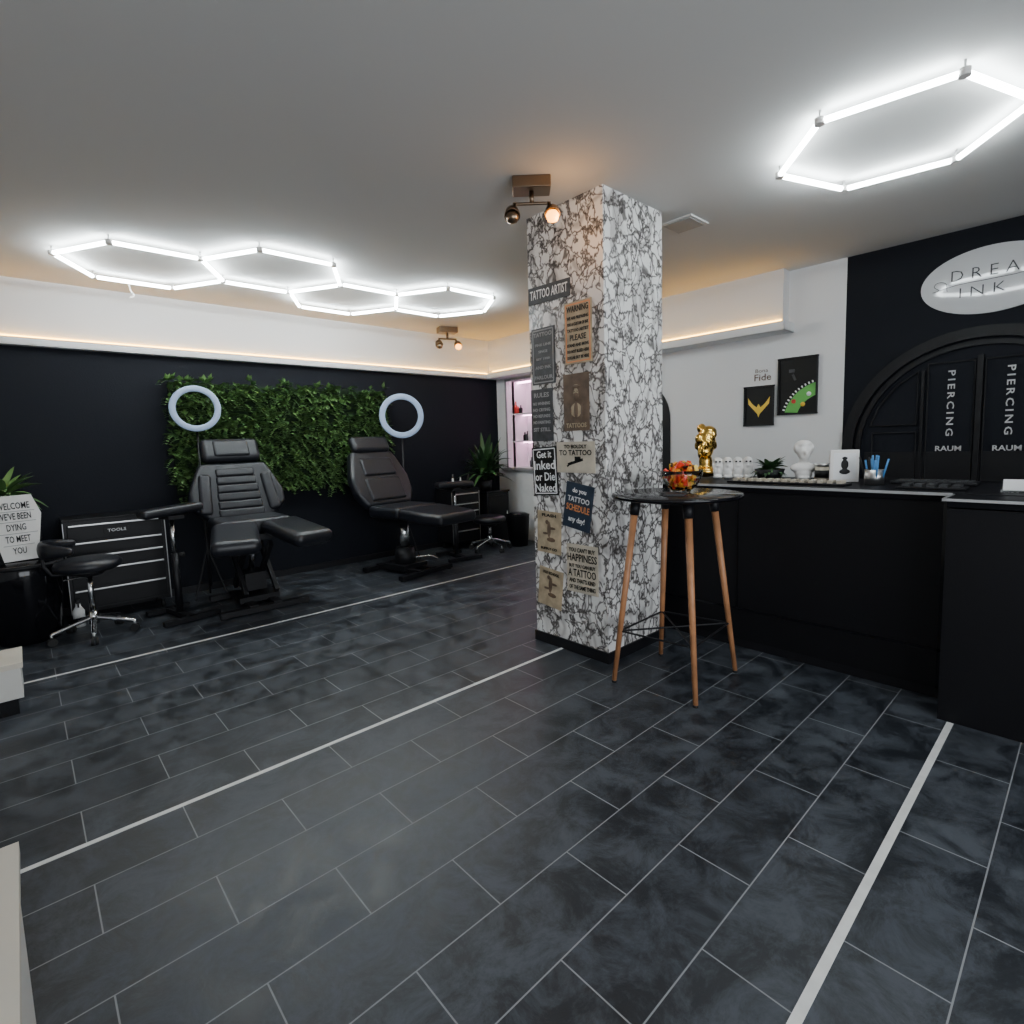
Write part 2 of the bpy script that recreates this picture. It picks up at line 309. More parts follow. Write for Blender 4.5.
def spot(loc,s=1,rz=0):
    g_=grp('ceiling_spotlight',loc,rz)
    box('canopy',g_,(0,0,-.03*s),(.2*s,.12*s,.06*s),'nickel',.006)
    tube('arm',g_,[(-.1*s,0,-.12*s),(.1*s,0,-.12*s)],.008*s,'nickel');cyl('stem',g_,(0,0,-.06*s),(0,0,-.12*s),.012*s,.012*s,'nickel')
    for sx,on in ((-1,0),(1,1)):
        cyl('neck',g_,(.09*sx*s,0,-.12*s),(.10*sx*s,-.02*s,-.16*s),.01*s,.012*s,'nickel')
        lathe('shade',g_,[(.015*s,.05*s),(.035*s,.03*s),(.042*s,-.01*s),(.040*s,-.012*s),(.032*s,.025*s)],'nickel',(.105*sx*s,-.03*s,-.185*s),20,(math.radians(-35),0,0))
        lathe('bulb',g_,[(0,-.036*s),(.026*s,-.027*s),(.036*s,0),(.024*s,.02*s),(0,.025*s)],'bulb' if on else 'nickel',(.105*sx*s,-.045*s,-.20*s),16)
    return g_
spot((2.30,2.28,CH),1.08,-.75)
spot((4.20,5.74,CH),1.2,-.3)
g_=grp('ceiling_vent',(3.58,2.06,CH));boxes('frame',g_,[((0,0,-.006),(.24,.24,.012))],'ceil');boxes('grid',g_,[((0,0,-.014),(.20,.20,.004))],'grille')
g_=grp('ceiling_hook',(.85,5.75,CH));lathe('rose',g_,[(0,-.02),(.03,-.015),(.035,0)],'plaster');tube('cord',g_,[(0,0,-.02),(.01,0,-.08),(.03,0,-.12),(.0,0,-.14)],.006,'plaster',smoothc=True)

# ------------------------------------------------------------------ green wall
def leafset(bm,origin,direction,length,width,fold=.25):
    d=direction.normalized();up=Vector((0,0,1));side=d.cross(up)
    if side.length<1e-3:side=Vector((1,0,0))
    side.normalize();nn=side.cross(d)
    def cl(v):
        if v.y>YN-.012:v.y=YN-.012
        return v
    a=bm.verts.new(cl(origin.copy()));t=bm.verts.new(cl(origin+d*length))
    l_=bm.verts.new(cl(origin+d*length*.45+side*width+nn*width*fold));r_=bm.verts.new(cl(origin+d*length*.45-side*width+nn*width*fold))
    bm.faces.new((a,l_,t));bm.faces.new((a,t,r_))
bm=bmesh.new()
GX0,GX1,GZ0,GZ1=1.12,3.46,.98,2.12
R=random.uniform
for i in range(1800):
    x=R(GX0,GX1);z=R(GZ0,GZ1);y=YN-.05-R(0,.04)
    az=R(-1.2,1.2);el=R(-.9,1.1);d=Vector((math.sin(az),-math.cos(az),math.sin(el))).normalized();L_=R(.07,.13)
    side=d.cross(Vector((0,0,1))).normalized();k=random.choice((0,1,2))
    if k<2:
        nl=7 if k==0 else 5
        for j in range(nl):
            f=(j+1)/nl;b0=Vector((x,y,z))+d*L_*f-Vector((0,0,.05*f*f))
            for sg in (-1,1):
                dd=(d*.6+side*sg*.9+Vector((0,0,-.2))).normalized()
                leafset(bm,b0,dd,.052*(1.2-f*.6),.011 if k==0 else .017)
    else:
        for j in range(6):
            a=R(0,6.28);dd=(d+Vector((math.cos(a),-.2,math.sin(a)))*.9).normalized();leafset(bm,Vector((x,y,z))+d*.03,dd,R(.05,.09),R(.016,.028))
g_=grp('artificial_hedge_panel',(0,0,0))
bmobj('foliage',bm,g_,'leaf');boxes('backing',g_,[span((GX0+.02,YN-.05,GZ0+.02),(GX1-.02,YN-.012,GZ1-.02))],'backing')

# ------------------------------------------------------------------ plants
def plant(name,loc,n,length,width,pot=(.09,.11,.16),potm='black',up=1.0,m='leafdark',seed=1,stem=0.0,ymax=None):
    rnd=random.Random(seed);g_=grp(name,loc);bm=bmesh.new();z0=pot[2]*.92
    for i in range(n):
        az=rnd.uniform(0,6.283);L_=length*rnd.uniform(.6,1.05);h=rnd.uniform(.3,1.0)*up;seg=7;prev=None
        sz=z0+stem*rnd.random();w=width*rnd.uniform(.7,1.2)
        for s in range(seg+1):
            f=s/seg;rr=L_*f*(.35+.45*(1-h));zz=sz+L_*(h*f-.55*f*f*(1.15-h));ww=w*math.sin(math.pi*min(1,.12+f*.88))**.8 if f<1 else 0.0005
            c=Vector((rr*math.cos(az),rr*math.sin(az),zz));sd=Vector((-math.sin(az),math.cos(az),0))
            if ymax is not None:c.y=min(c.y,ymax)
            a=bm.verts.new(c+sd*ww);b=bm.verts.new(c-Vector((0,0,ww*.4)));e=bm.verts.new(c-sd*ww)
            if prev:bm.faces.new((prev[0],prev[1],b,a));bm.faces.new((prev[1],prev[2],e,b))
            prev=(a,b,e)
    bmobj('leaves',bm,g_,m,smooth=True)
    if stem:
        for k in range(3):tube('stem',g_,[(0,0,z0*.8),(.02*math.cos(k*2),.02*math.sin(k*2),z0+stem)],.008,'soil')
    if pot[2]>0:lathe('pot',g_,[(0,0),(pot[0],0),(pot[1],pot[2]),(pot[1]*.92,pot[2]),(pot[1]*.88,pot[2]*.88),(0,pot[2]*.88)],potm)
    return g_

# ------------------------------------------------------------------ tattoo chairs
def pad(name,parent,c,s,m='leather',rot=(0,0,0),bev=.045):
    return box(name,parent,c,s,m,bev,rot,5)
def taperpad(name,parent,outline,th,m,loc,rot,bev=.035):
    bm=bmesh.new();vs=[bm.verts.new((x,y,-th/2)) for x,y in outline];f=bm.faces.new(vs)
    ex=bmesh.ops.extrude_face_region(bm,geom=[f]);bmesh.ops.translate(bm,verts=[v for v in ex['geom'] if isinstance(v,bmesh.types.BMVert)],vec=(0,0,th))
    bmesh.ops.recalc_face_normals(bm,faces=bm.faces)
    bmesh.ops.bevel(bm,geom=bm.edges[:],offset=bev,segments=5,profile=.5,affect='EDGES')
    ob=bmobj(name,bm,parent,m,loc,rot,smooth=True)
    ob.modifiers.new('wn','WEIGHTED_NORMAL');return ob
def tattoo_chair(loc,rz,split,zt):
    c=grp('tattoo_chair',loc,rz)
    boxes('base_frame',c,[((0,-.34,.035),(.74,.07,.045)),((0,.34,.035),(.62,.07,.045)),((-.10,0,.045),(.07,.7,.05)),((.10,0,.045),(.07,.7,.05)),((0,0,.08),(.34,.34,.05))],'black')
    for x in(-.34,.34):cyl('foot',c,(x,-.34,0),(x,-.34,.02),.03,.025,'rubber')
    for x in(-.28,.28):cyl('foot',c,(x,.34,0),(x,.34,.02),.03,.025,'rubber')
    fz=zt-.10
    if split:
        for sx in(-.13,.13):
            boxes('scissor_arm',c,[((sx,0,fz*.56),(.035,.66,.05),(math.radians(43),0,0)),((sx*.8,0,fz*.56),(.035,.66,.05),(math.radians(-43),0,0))],'black')
        boxes('motor_housing',c,[((0,.05,.22),(.18,.26,.16))],'black')
        cyl('actuator',c,(0,.2,.12),(0,-.12,fz-.05),.028,.022,'chrome')
    else:
        cyl('column_cover',c,(0,0,.08),(0,0,.28),.13,.10,'black');cyl('hydraulic_column',c,(0,0,.28),(0,0,fz-.02),.055,.055,'chrome')
        tube('pump_pedal',c,[(.1,0,.14),(.28,-.12,.14),(.34,-.16,.10)],.012,'chrome')
    boxes('seat_frame',c,[((0,0,fz),(.36,.52,.05)),((-.2,.22,fz+.06),(.03,.2,.12)),((.2,.22,fz+.06),(.03,.2,.12))],'black')
    pad('seat',c,(0,-.02,zt),(.62,.50,.13),bev=.05)
    tl=math.radians(-24 if split else -27)
    b=bpy.data.objects.new('back_pivot',None);COL.objects.link(b);b.parent=c;b.location=(0,.23,zt+.03);b.rotation_euler=(tl,0,0)
    R90=(math.radians(90),0,0)
    if split:
        taperpad('back_pad',b,[(-.26,-.02),(.26,-.02),(.42,.12),(.42,.26),(.34,.46),(.29,.56),(-.29,.56),(-.34,.46),(-.42,.26),(-.42,.12)],.11,'leather',(0,0,0),R90,.04)
        for k in range(6):
            pad('rib_%d'%k,b,(0,-.050,.04+.082*k),(.40-.012*k,.045,.080),bev=.020)
        for sx in(-1,1):
            pad('bolster',b,(sx*.285,-.045,.24),(.11,.07,.40),rot=(0,sx*math.radians(-5),0),bev=.035)
        pad('headrest',b,(0,-.02,.69),(.52,.13,.24),bev=.055)
        pad('headrest_centre',b,(0,-.07,.69),(.32,.06,.17),bev=.028)
    else:
        taperpad('back_pad',b,[(-.30,0),(.30,0),(.40,.16),(.41,.36),(.33,.60),(.28,.70),(-.28,.70),(-.33,.60),(-.41,.36),(-.40,.16)],.12,'leather',(0,0,0),R90,.045)
        pad('lumbar',b,(0,-.05,.20),(.50,.06,.28),bev=.03);pad('upper',b,(0,-.05,.48),(.46,.06,.22),bev=.03)
        pad('headrest',b,(0,-.05,.77),(.52,.11,.20),bev=.05)
    boxes('back_bracket',b,[((0,.07,.25),(.2,.03,.5))],'black')
    if split:
        for sx in(-1,1):
            h=bpy.data.objects.new('leg_pivot',None);COL.objects.link(h);h.parent=c;h.location=(sx*.18,-.24,zt);h.rotation_euler=(math.radians(9),0,sx*math.radians(13))
            pad('leg_pad',h,(0,-.30,0),(.36,.60,.13),bev=.06)
            boxes('leg_bar',h,[((0,-.2,-.08),(.05,.5,.03))],'black')
    else:
        h=bpy.data.objects.new('leg_pivot',None);COL.objects.link(h);h.parent=c;h.location=(0,-.27,zt);h.rotation_euler=(math.radians(4),0,0)
        taperpad('leg_pad',h,[(-.31,.02),(-.31,-.34),(-.27,-.60),(.27,-.60),(.31,-.34),(.31,.02)],.12,'leather',(0,0,0),(0,0,0),.045)
        boxes('leg_bar',h,[((0,-.2,-.08),(.3,.4,.03))],'black')
    return c
tattoo_chair((1.53,5.28,0),math.radians(-2),True,.75)
tattoo_chair((3.15,5.28,0),math.radians(10),False,.70)

def armrest(loc,rz,h,tiltx=0):
    g_=grp('tattoo_armrest_stand',loc,rz)
    boxes('base',g_,[((0,0,.03),(.06,.50,.04)),((0,-.23,.03),(.44,.05,.04)),((0,.23,.03),(.34,.05,.04))],'black')
    cyl('post',g_,(0,0,.03),(0,0,h*.6),.028,.028,'black');cyl('inner_post',g_,(0,0,h*.55),(0,0,h-.05),.018,.018,'chrome')
    cyl('knob',g_,(.03,0,h*.58),(.075,0,h*.58),.018,.02,'rubber')
    boxes('bracket',g_,[((0,0,h-.055),(.12,.2,.03))],'black')
    pad('arm_pad',g_,(0,0,h),(.48,.17,.075),bev=.032,rot=(0,tiltx,0))
armrest((.93,5.34,0),math.radians(12),.93,math.radians(-4))
armrest((3.96,5.40,0),math.radians(-10),.92)

# ------------------------------------------------------------------ ring lights
def ringlight(loc,r,yaw,h):
    g_=grp('ring_light',(loc[0],loc[1],0),yaw)
    prof=[]
    for k in range(12):
        a=2*math.pi*k/12;prof.append((r*.86+r*.13*math.cos(a),.012*math.sin(a)))
    lathe('ring',g_,prof,'ring',(0,-.05,h),48,(math.radians(90),0,0),closed=True)
    prof=[(r*.77,-.02),(r*.99,-.02),(r*1.0,-.006),(r*.75,-.006)]
    lathe('housing',g_,prof,'black',(0,-.03,h),48,(math.radians(90),0,0),closed=True)
    cyl('pole',g_,(0,0,.35),(0,0,h-r*.8),.010,.010,'black');boxes('yoke',g_,[((0,-.015,h-r*.84),(.04,.05,.05))],'black')
    cyl('lower_pole',g_,(0,0,.12),(0,0,.8),.015,.015,'black')
    for k in range(3):
        a=k*2.094-.52;tube('tripod_leg',g_,[(0,0,.5),(.16*math.cos(a),.16*math.sin(a),.012)],.009,'black')
ringlight((1.285,5.80),.215,math.radians(-10),1.822)
ringlight((3.50,5.80),.270,math.radians(-22),1.775)

# ------------------------------------------------------------------ rolling stools
def stool(loc,rz,h,back):
    g_=grp('rolling_stool',loc,rz)
    for k in range(5):
        a=k*2*math.pi/5+.3;c_,s_=math.cos(a),math.sin(a)
        tube('base_arm',g_,[(0,0,.15),(.12*c_,.12*s_,.125),(.27*c_,.27*s_,.085)],.017,'chrome')
        cyl('caster_stem',g_,(.27*c_,.27*s_,.05),(.27*c_,.27*s_,.09),.009,.009,'steel')
        t=Vector((-s_,c_,0));cc=Vector((.27*c_,.27*s_,.03))
        for q in(-.014,.014):cyl('caster',g_,cc+t*(q-.009),cc+t*(q+.009),.03,.03,'rubber',16)
    cyl('hub',g_,(0,0,.10),(0,0,.20),.035,.03,'chrome');cyl('gas_lift',g_,(0,0,.2),(0,0,h-.08),.02,.02,'chrome')
    cyl('seat_plate',g_,(0,0,h-.09),(0,0,h-.05),.09,.12,'black')
    lathe('seat',g_,[(0,-.05),(.18,-.05),(.215,-.03),(.22,0),(.20,.03),(.15,.045),(0,.035)],'leather',(0,0,h),40)
    tube('lever',g_,[(.03,0,h-.1),(.16,.05,h-.1)],.006,'chrome')
    if back:
        bm=bmesh.new();n=18;prev=None
        for k in range(n+1):
            a=math.radians(-75+150*k/n);rr=.26;hh=.07*math.sin(math.pi*(.12+.76*k/n));ring=[]
            for (dr,dz) in((-.022,-hh),(.022,-hh),(.035,0),(.022,hh),(-.022,hh),(-.03,0)):
                ring.append(bm.verts.new(((rr+dr)*math.cos(a),(rr+dr)*math.sin(a),h+.14+dz)))
            if prev:
                for j in range(6):bm.faces.new((prev[j],prev[(j+1)%6],ring[(j+1)%6],ring[j]))
            else:bm.faces.new(ring[::-1])
            prev=ring
        bm.faces.new(prev);bmesh.ops.recalc_face_normals(bm,faces=bm.faces)
        o=bmobj('backrest',bm,g_,'leather',smooth=True);o.modifiers.new('ss','SUBSURF').levels=1
        tube('back_bracket',g_,[(.08,0,h-.07),(.22,0,h-.06),(.265,0,h+.02),(.265,0,h+.12)],.013,'black')
stool((.34,5.31,0),math.radians(175),.58,True)
stool((4.55,5.45,0),math.radians(30),.42,False)

# ------------------------------------------------------------------ tool cabinet
def toolcab(loc,w,d,h,rz=0,rows=5,name='tool_cabinet'):
    g_=grp(name,loc,rz)
    box('body',g_,(0,0,h/2+.05),(w,d,h-.1),'black',.008)
    z=h-.03;hs=[.13]+[.10]*(rows-3)+[.15]*2;tot=sum(hs);sc=(h-.15)/tot;k=0
    for hh in hs:
        hh*=sc;zc=z-hh/2
        box('drawer_%d'%k,g_,(0,-d/2-.008,zc),(w-.05,.016,hh-.014),'counter',.004)
        box('handle_%d'%k,g_,(0,-d/2-.022,zc+hh/2-.018),(w-.07,.014,.014),'steel',.003)
        z-=hh;k+=1
    box('top_trim',g_,(0,0,h+.0),(w+.01,d+.02,.02),'counter',.004)
    box('edge_left',g_,(-w/2,-d/2,h/2+.03),(.008,.008,h-.1),'steel',.003);box('edge_right',g_,(w/2,-d/2,h/2+.03),(.008,.008,h-.1),'steel',.003)
    for x in(-1,1):
        for y in(-1,1):cyl('caster',g_,(x*(w/2-.06)-.012,y*(d/2-.06),.035),(x*(w/2-.06)+.012,y*(d/2-.06),.035),.035,.035,'rubber',16)
    return g_
t=toolcab((.59,5.96,0),.72,.36,.88,0,5)
e=facegrp('maker_plate',(0,0,0),FACE_S);e.parent=t;e.location=(0,-.21,.77);box('plate',e,(0,0,0),(.18,.04,.006),'pblack');text(e,'TOOLS',0,0,.13,.035,'pwhite',.004)
toolcab((4.40,5.93,0),.46,.36,.80,0,5,'instrument_trolley')
g_=grp('bottle_set',(4.40,5.93,.81))
for k in range(6):
    x=-.17+.065*k;h=.10+.05*((k*7)%3);lathe('bottle',g_,[(0,0),(.024,0),(.025,h*.65),(.011,h*.8),(.011,h),(0,h)],('black','pwhite','char','black','steel','pblack')[k],(x,(-.05 if k%2 else .04),0),14)
g_=grp('side_cabinet',(4.96,5.93,0));box('carcass',g_,(0,0,.37),(.40,.40,.70),'black',.006);box('top',g_,(0,0,.735),(.43,.42,.03),'gloss',.004);boxes('door',g_,[((0,-.205,.37),(.36,.01,.62))],'counter');cyl('handle',g_,(.14,-.225,.3),(.14,-.225,.45),.006,.006,'steel');boxes('feet',g_,[((x,y,.01),(.04,.04,.02)) for x in(-.16,.16) for y in(-.16,.16)],'black')
plant('potted_palm',(4.84,5.86,.75),90,.68,.032,pot=(.08,.10,.15),seed=3,stem=.20,up=.92,ymax=.24)
g_=grp('waste_bin',(5.02,5.40,0));lathe('bin',g_,[(0,0),(.13,0),(.16,.42),(.165,.43),(.155,.43),(.125,.02),(0,.02)],'black');lathe('lid',g_,[(0,.46),(.10,.455),(.165,.43)],'gloss')

# left side
g_=grp('black_planter_bin',(-.04,5.60,0));lathe('body',g_,[(0,0),(.18,0),(.20,.03),(.235,.5),(.24,.60),(.225,.62),(0,.62)],'gloss');lathe('rim',g_,[(.236,.58),(.25,.585),(.25,.61),(.236,.615)],'black',closed=True)
s=facegrp('welcome_sign',(-.045,5.60,.88),FACE_S,math.radians(2));s.scale=(.66,1,1)
bm=bmesh.new();ol=[(-.15,-.25),(.15,-.25),(.235,.10),(.17,.25),(-.17,.25),(-.235,.10)]
vs=[bm.verts.new((x,y,0)) for x,y in ol];f=bm.faces.new(vs);ex=bmesh.ops.extrude_face_region(bm,geom=[f]);bmesh.ops.translate(bm,verts=[v for v in ex['geom'] if isinstance(v,bmesh.types.BMVert)],vec=(0,0,.02));bmesh.ops.recalc_face_normals(bm,faces=bm.faces);bmobj('board',bm,s,'plaster')
for tx,yy,sx_ in(('WELCOME',.17,.84),("WE'VE BEEN",.09,.76),('DYING',.005,.8),('TO MEET',-.085,.76),('YOU',-.175,.8)):
    text(s,tx,0,yy,None,.070,'pblack',.022,bold=.001).scale=(sx_,1,1)
for yy in(.13,.05,-.04,-.13):boxes('rule',s,[((0,yy,.0205),(.36 if yy>-.1 else .27,.004,.002))],'grey')
g_=grp('low_cabinet',(-.45,6.0,0));box('carcass',g_,(0,0,.5),(1.1,.26,.98),'black',.006);boxes('doors',g_,[((-.27,-.135,.5),(.52,.012,.90)),((.27,-.135,.5),(.52,.012,.90))],'counter')
plant('potted_dracaena',(-.12,5.98,.99),55,.46,.035,pot=(.08,.10,.12),seed=9,up=.75,ymax=.15,m='leaf')
g_=grp('spray_bottle',(.27,5.70,0));lathe('bottle',g_,[(0,0),(.04,0),(.042,.13),(.02,.17),(.016,.2),(0,.2)],'pwhite',n=20);box('trigger_head',g_,(0,-.015,.215),(.03,.07,.03),'black',.006);box('trigger',g_,(0,-.035,.185),(.012,.012,.04),'black',.003)

g_=grp('white_sideboard',(0,0,0));boxes('body',g_,[span((-.75,.9,.03),(-.088,1.705,.47))],'furn2');boxes('top',g_,[span((-.76,.88,.47),(-.078,1.715,.50))],'laqwhite');boxes('plinth',g_,[span((-.73,.92,0),(-.10,1.69,.03))],'black')
g_=grp('white_bench',(0,0,0));boxes('body',g_,[span((-.95,3.96,.10),(-.085,4.28,.27))],'furn2');boxes('top',g_,[span((-.96,3.95,.27),(-.075,4.29,.30))],'laqwhite');boxes('plinth',g_,[span((-.9,4.00,0),(-.11,4.24,.10))],'gloss')

# ------------------------------------------------------------------ reception counter
g_=grp('reception_counter',(0,0,0))
CX=3.47
boxes('front_panel',g_,[span((CX,.52,.06),(CX+.03,2.95,1.05))],'counter')
boxes('panel_seams',g_,[span((CX-.006,.52,.26),(CX,2.95,.275)),span((CX-.006,.52,.06),(CX,.535,1.05)),span((CX-.006,1.60,.275),(CX,1.606,1.05)),span((CX-.006,2.6,.275),(CX,2.606,1.05))],'gloss')
boxes('plinth',g_,[span((CX+.02,.52,0),(CX+.06,2.95,.06))],'black')
boxes('end_panels',g_,[span((CX,2.92,0),(4.22,2.95,1.05)),span((CX,-1.0,0),(4.22,-.97,1.05)),span((4.19,-.97,0),(4.22,2.92,1.05))],'counter')
boxes('end_box',g_,[span((3.23,-1.2,0),(3.60,.485,1.045))],'counter')
box('worktop',g_,(3.85,.975,1.075),(.80,3.97,.045),'top',.003)
box('worktop_end',g_,(3.425,-.36,1.073),(.43,1.69,.042),'top',.003)
boxes('steel_edge',g_,[span((3.435,.50,1.084),(3.45,2.96,1.098)),span((3.197,-1.2,1.082),(3.207,.50,1.094)),span((3.197,.49,1.082),(3.45,.502,1.094))],'edge')
ZT=1.099
g_=grp('gold_head_sculpture',(3.92,2.07,ZT),math.radians(-60))
blob('head',g_,[((0,0,.27),(.075,.085,.10)),((0,-.02,.21),(.055,.065,.06)),((0,-.085,.255),(.014,.022,.03)),((0,-.07,.20),(.03,.02,.012)),((0,.01,.12),(.05,.05,.09)),((0,0,.05),(.09,.07,.045)),((-.03,-.07,.285),(.022,.015,.01)),((.03,-.07,.285),(.022,.015,.01)),((.02,0,.35),(.06,.07,.05)),((-.03,.03,.38),(.035,.04,.04)),((.07,-.01,.25),(.012,.02,.03)),((-.07,-.01,.25),(.012,.02,.03)),((-.05,-.05,.30),(.03,.03,.04)),((.05,-.03,.33),(.03,.04,.03)),((-.045,-.06,.20),(.016,.02,.05)),((-.02,-.085,.22),(.010,.012,.04))],'gold',.007)
g_=grp('white_bust',(3.95,1.375,ZT),math.radians(-60))
blob('bust',g_,[((0,0,.20),(.045,.052,.062)),((0,-.012,.165),(.034,.04,.035)),((0,-.055,.19),(.009,.014,.018)),((0,0,.12),(.03,.03,.05)),((0,0,.085),(.085,.045,.038)),((0,-.005,.05),(.055,.04,.04)),((0,0,.022),(.05,.05,.022)),((0,.01,.245),(.05,.055,.03)),((.044,.01,.22),(.018,.035,.035)),((-.044,.01,.22),(.018,.035,.035)),((0,.04,.19),(.035,.035,.045))],'plaster',.006)
g_=grp('white_skull_figurines',(3.95,1.87,ZT),math.radians(-60))
for k,x in enumerate((-.105,-.035,.035,.105)):
    blob('figure_%d'%k,g_,[((x,0,.125),(.034,.036,.036)),((x,-.012,.098),(.022,.026,.018)),((x,0,.055),(.034,.032,.05)),((x-.024,-.014,.085),(.013,.015,.036)),((x+.024,-.014,.085),(.013,.015,.036)),((x,-.02,.014),(.036,.032,.014))],'plaster',.005)
    for sx in(-.013,.013):
        lathe('eye',g_,[(0,-.007),(.007,-.004),(.008,0),(.007,.004),(0,.007)],'pblack',(x+sx,-.033,.127),10)
plant('potted_succulent',(3.95,1.60,ZT),70,.21,.018,pot=(.07,.10,.075),seed=21,up=.7)
g_=grp('scented_candle',(3.92,1.245,ZT));lathe('jar',g_,[(0,0),(.045,0),(.048,.004),(.048,.10),(.044,.10),(.044,.085),(0,.085)],'beige2');lathe('label',g_,[(.0485,.025),(.049,.025),(.049,.075),(.0485,.075)],'pblack',closed=True);lathe('lid',g_,[(0,.10),(.05,.10),(.05,.118),(0,.12)],'steel')
g_=grp('framed_card',(3.88,1.11,ZT+.105),mat3=Matrix.Rotation(math.radians(32),3,'Z')@FACE_W)
box('frame',g_,(0,0,0),(.165,.205,.018),'plaster',.004);box('card',g_,(0,0,.009),(.125,.165,.003),'pwhite')
blob('print',g_,[((0,.01,.011),(.025,.035,.003)),((0,-.035,.011),(.035,.02,.003)),((0,.05,.011),(.018,.012,.003))],'pblack',.004)
g_=grp('pen_holder',(3.80,.925,ZT))
lathe('cup',g_,[(0,0),(.05,0),(.052,.09),(.048,.09),(.046,.006),(0,.006)],'steel')
for k in range(12):
    a=k*.9;rr=.03*(k%3)/2+.008
    cyl('pen',g_,(rr*math.cos(a),rr*math.sin(a),.01),(rr*2.0*math.cos(a),rr*2.0*math.sin(a),.145+.01*(k%4)),.0055,.0055,('pblue','pblue','pblack','pblue')[k%4],8)
g_=grp('jewellery_tray',(3.66,1.38,ZT));box('tray',g_,(0,0,.006),(.14,.72,.012),'black',.003)
boxes('cards',g_,[((0,-.32+.053*k,.02),(.08,.028,.018)) for k in range(13)],'beige2')
g_=grp('jewellery_tray',(3.66,.62,ZT));box('tray',g_,(0,0,.006),(.14,.30,.012),'black',.003);boxes('cards',g_,[((0,-.11+.055*k,.018),(.09,.036,.012)) for k in range(5)],'char')
g_=grp('business_card_holder',(3.60,.285,ZT));boxes('holder',g_,[((0,0,.005),(.05,.10,.01)),((.02,0,.03),(.006,.10,.055),(0,.25,0))],'glass');boxes('cards',g_,[((.008,0,.035),(.01,.085,.055),(0,.25,0))],'pwhite')
g_=grp('computer_keyboard',(3.95,.66,ZT));box('body',g_,(0,0,.01),(.14,.40,.018),'black',.004);boxes('keys',g_,[((-.045+.03*i,-.17+.026*j,.021),(.022,.02,.006)) for i in range(4) for j in range(14)],'char')

# ------------------------------------------------------------------ bar table
g_=grp('bar_table',(2.77,1.645,0))
TH=1.10
lathe('top',g_,[(0,TH-.022),(.355,TH-.022),(.362,TH-.016),(.362,TH-.004),(.357,TH),(0,TH)],'gloss',n=64)
lathe('under_frame',g_,[(0,TH-.045),(.20,TH-.045),(.22,TH-.022),(0,TH-.022)],'black')
feet=[(-.30,.225),(-.25,-.265),(.31,-.215),(.23,.245)]
tops=[(-.19,.14),(-.155,-.165),(.19,-.13),(.145,.155)]
def lerp(a,b,t):return tuple(a[i]+(b[i]-a[i])*t for i in range(3))
br=[]
for f,t in zip(feet,tops):
    A=(*f,0.0);B=(*t,TH-.04)
    cyl('leg',g_,(*f,.006),B,.0135,.021,'wood',20);cyl('foot_cap',g_,(*f,0),lerp(A,B,.012),.014,.0145,'rubber')
    cyl('leg_socket',g_,lerp(A,B,.93),lerp(A,B,1.0),.026,.028,'black');br.append(lerp(A,B,.29))
for k in range(4):tube('brace_ring',g_,[br[k],br[(k+1)%4]],.0055,'black')
tube('brace_cross',g_,[br[0],br[2]],.0055,'black');tube('brace_cross',g_,[br[1],br[3]],.0055,'black')
g_=grp('candy_bowl',(2.86,1.66,TH+.001))
lathe('bowl',g_,[(0,.0),(.05,0),(.052,.006),(.09,.04),(.115,.09),(.12,.125),(.116,.125),(.11,.09),(.085,.045),(.045,.012),(0,.012)],'glass',n=40)
bm=bmesh.new();rn=random.Random(4)
for k in range(170):
    a=rn.uniform(0,6.28);zz=rn.uniform(.025,.165);mx=.095 if zz>.08 else .035+zz*.7
    if zz>.12:mx=.11*(1-(zz-.12)/.07)
    rr=mx*math.sqrt(rn.random())
    addbox(bm,(rr*math.cos(a),rr*math.sin(a),zz),(.034,.022,.012),(rn.uniform(0,3),rn.uniform(0,3),rn.uniform(0,3)))
bmobj('wrapped_candy',bm,g_,'snack')
g_=grp('flyer_stack',(2.66,1.60,TH),.6)
for k in range(5):box('flyer',g_,(0,0,.002+.0025*k),(.15,.105,.002),'char' if k%2 else 'pblack',rot=(0,0,.08*k))

# ------------------------------------------------------------------ east wall decor
def wings(g_,w,h):
    bm=bmesh.new()
    for sx in(-1,1):
        for k in range(6):
            y0=-.055+.012*k
            v=[(sx*.004,y0-.03),(sx*(.105-.008*k),.085-.012*k),(sx*(.098-.009*k),.02-.010*k)]
            if sx<0:v=v[::-1]
            bm.faces.new([bm.verts.new((x,y,.005+.0004*k)) for x,y in v])
    bm.faces.new([bm.verts.new((x,y,.008)) for x,y in((0,-.11),(.028,-.03),(0,.02),(-.028,-.03))])
    bmobj('wings',bm,g_,'yellow')
p1=poster('gold_wings_picture',2.42,2.15,1.51,1.88,'pblack',0,[],None,x=XE-.012,extra=wings)
def frm(pp,w_,h_):boxes('frame',pp,[((0,h_/2,.004),(w_+.02,.014,.025)),((0,-h_/2,.004),(w_+.02,.014,.025)),((w_/2,0,.004),(.014,h_,.025)),((-w_/2,0,.004),(.014,h_,.025))],'black')
frm(p1,.27,.37)
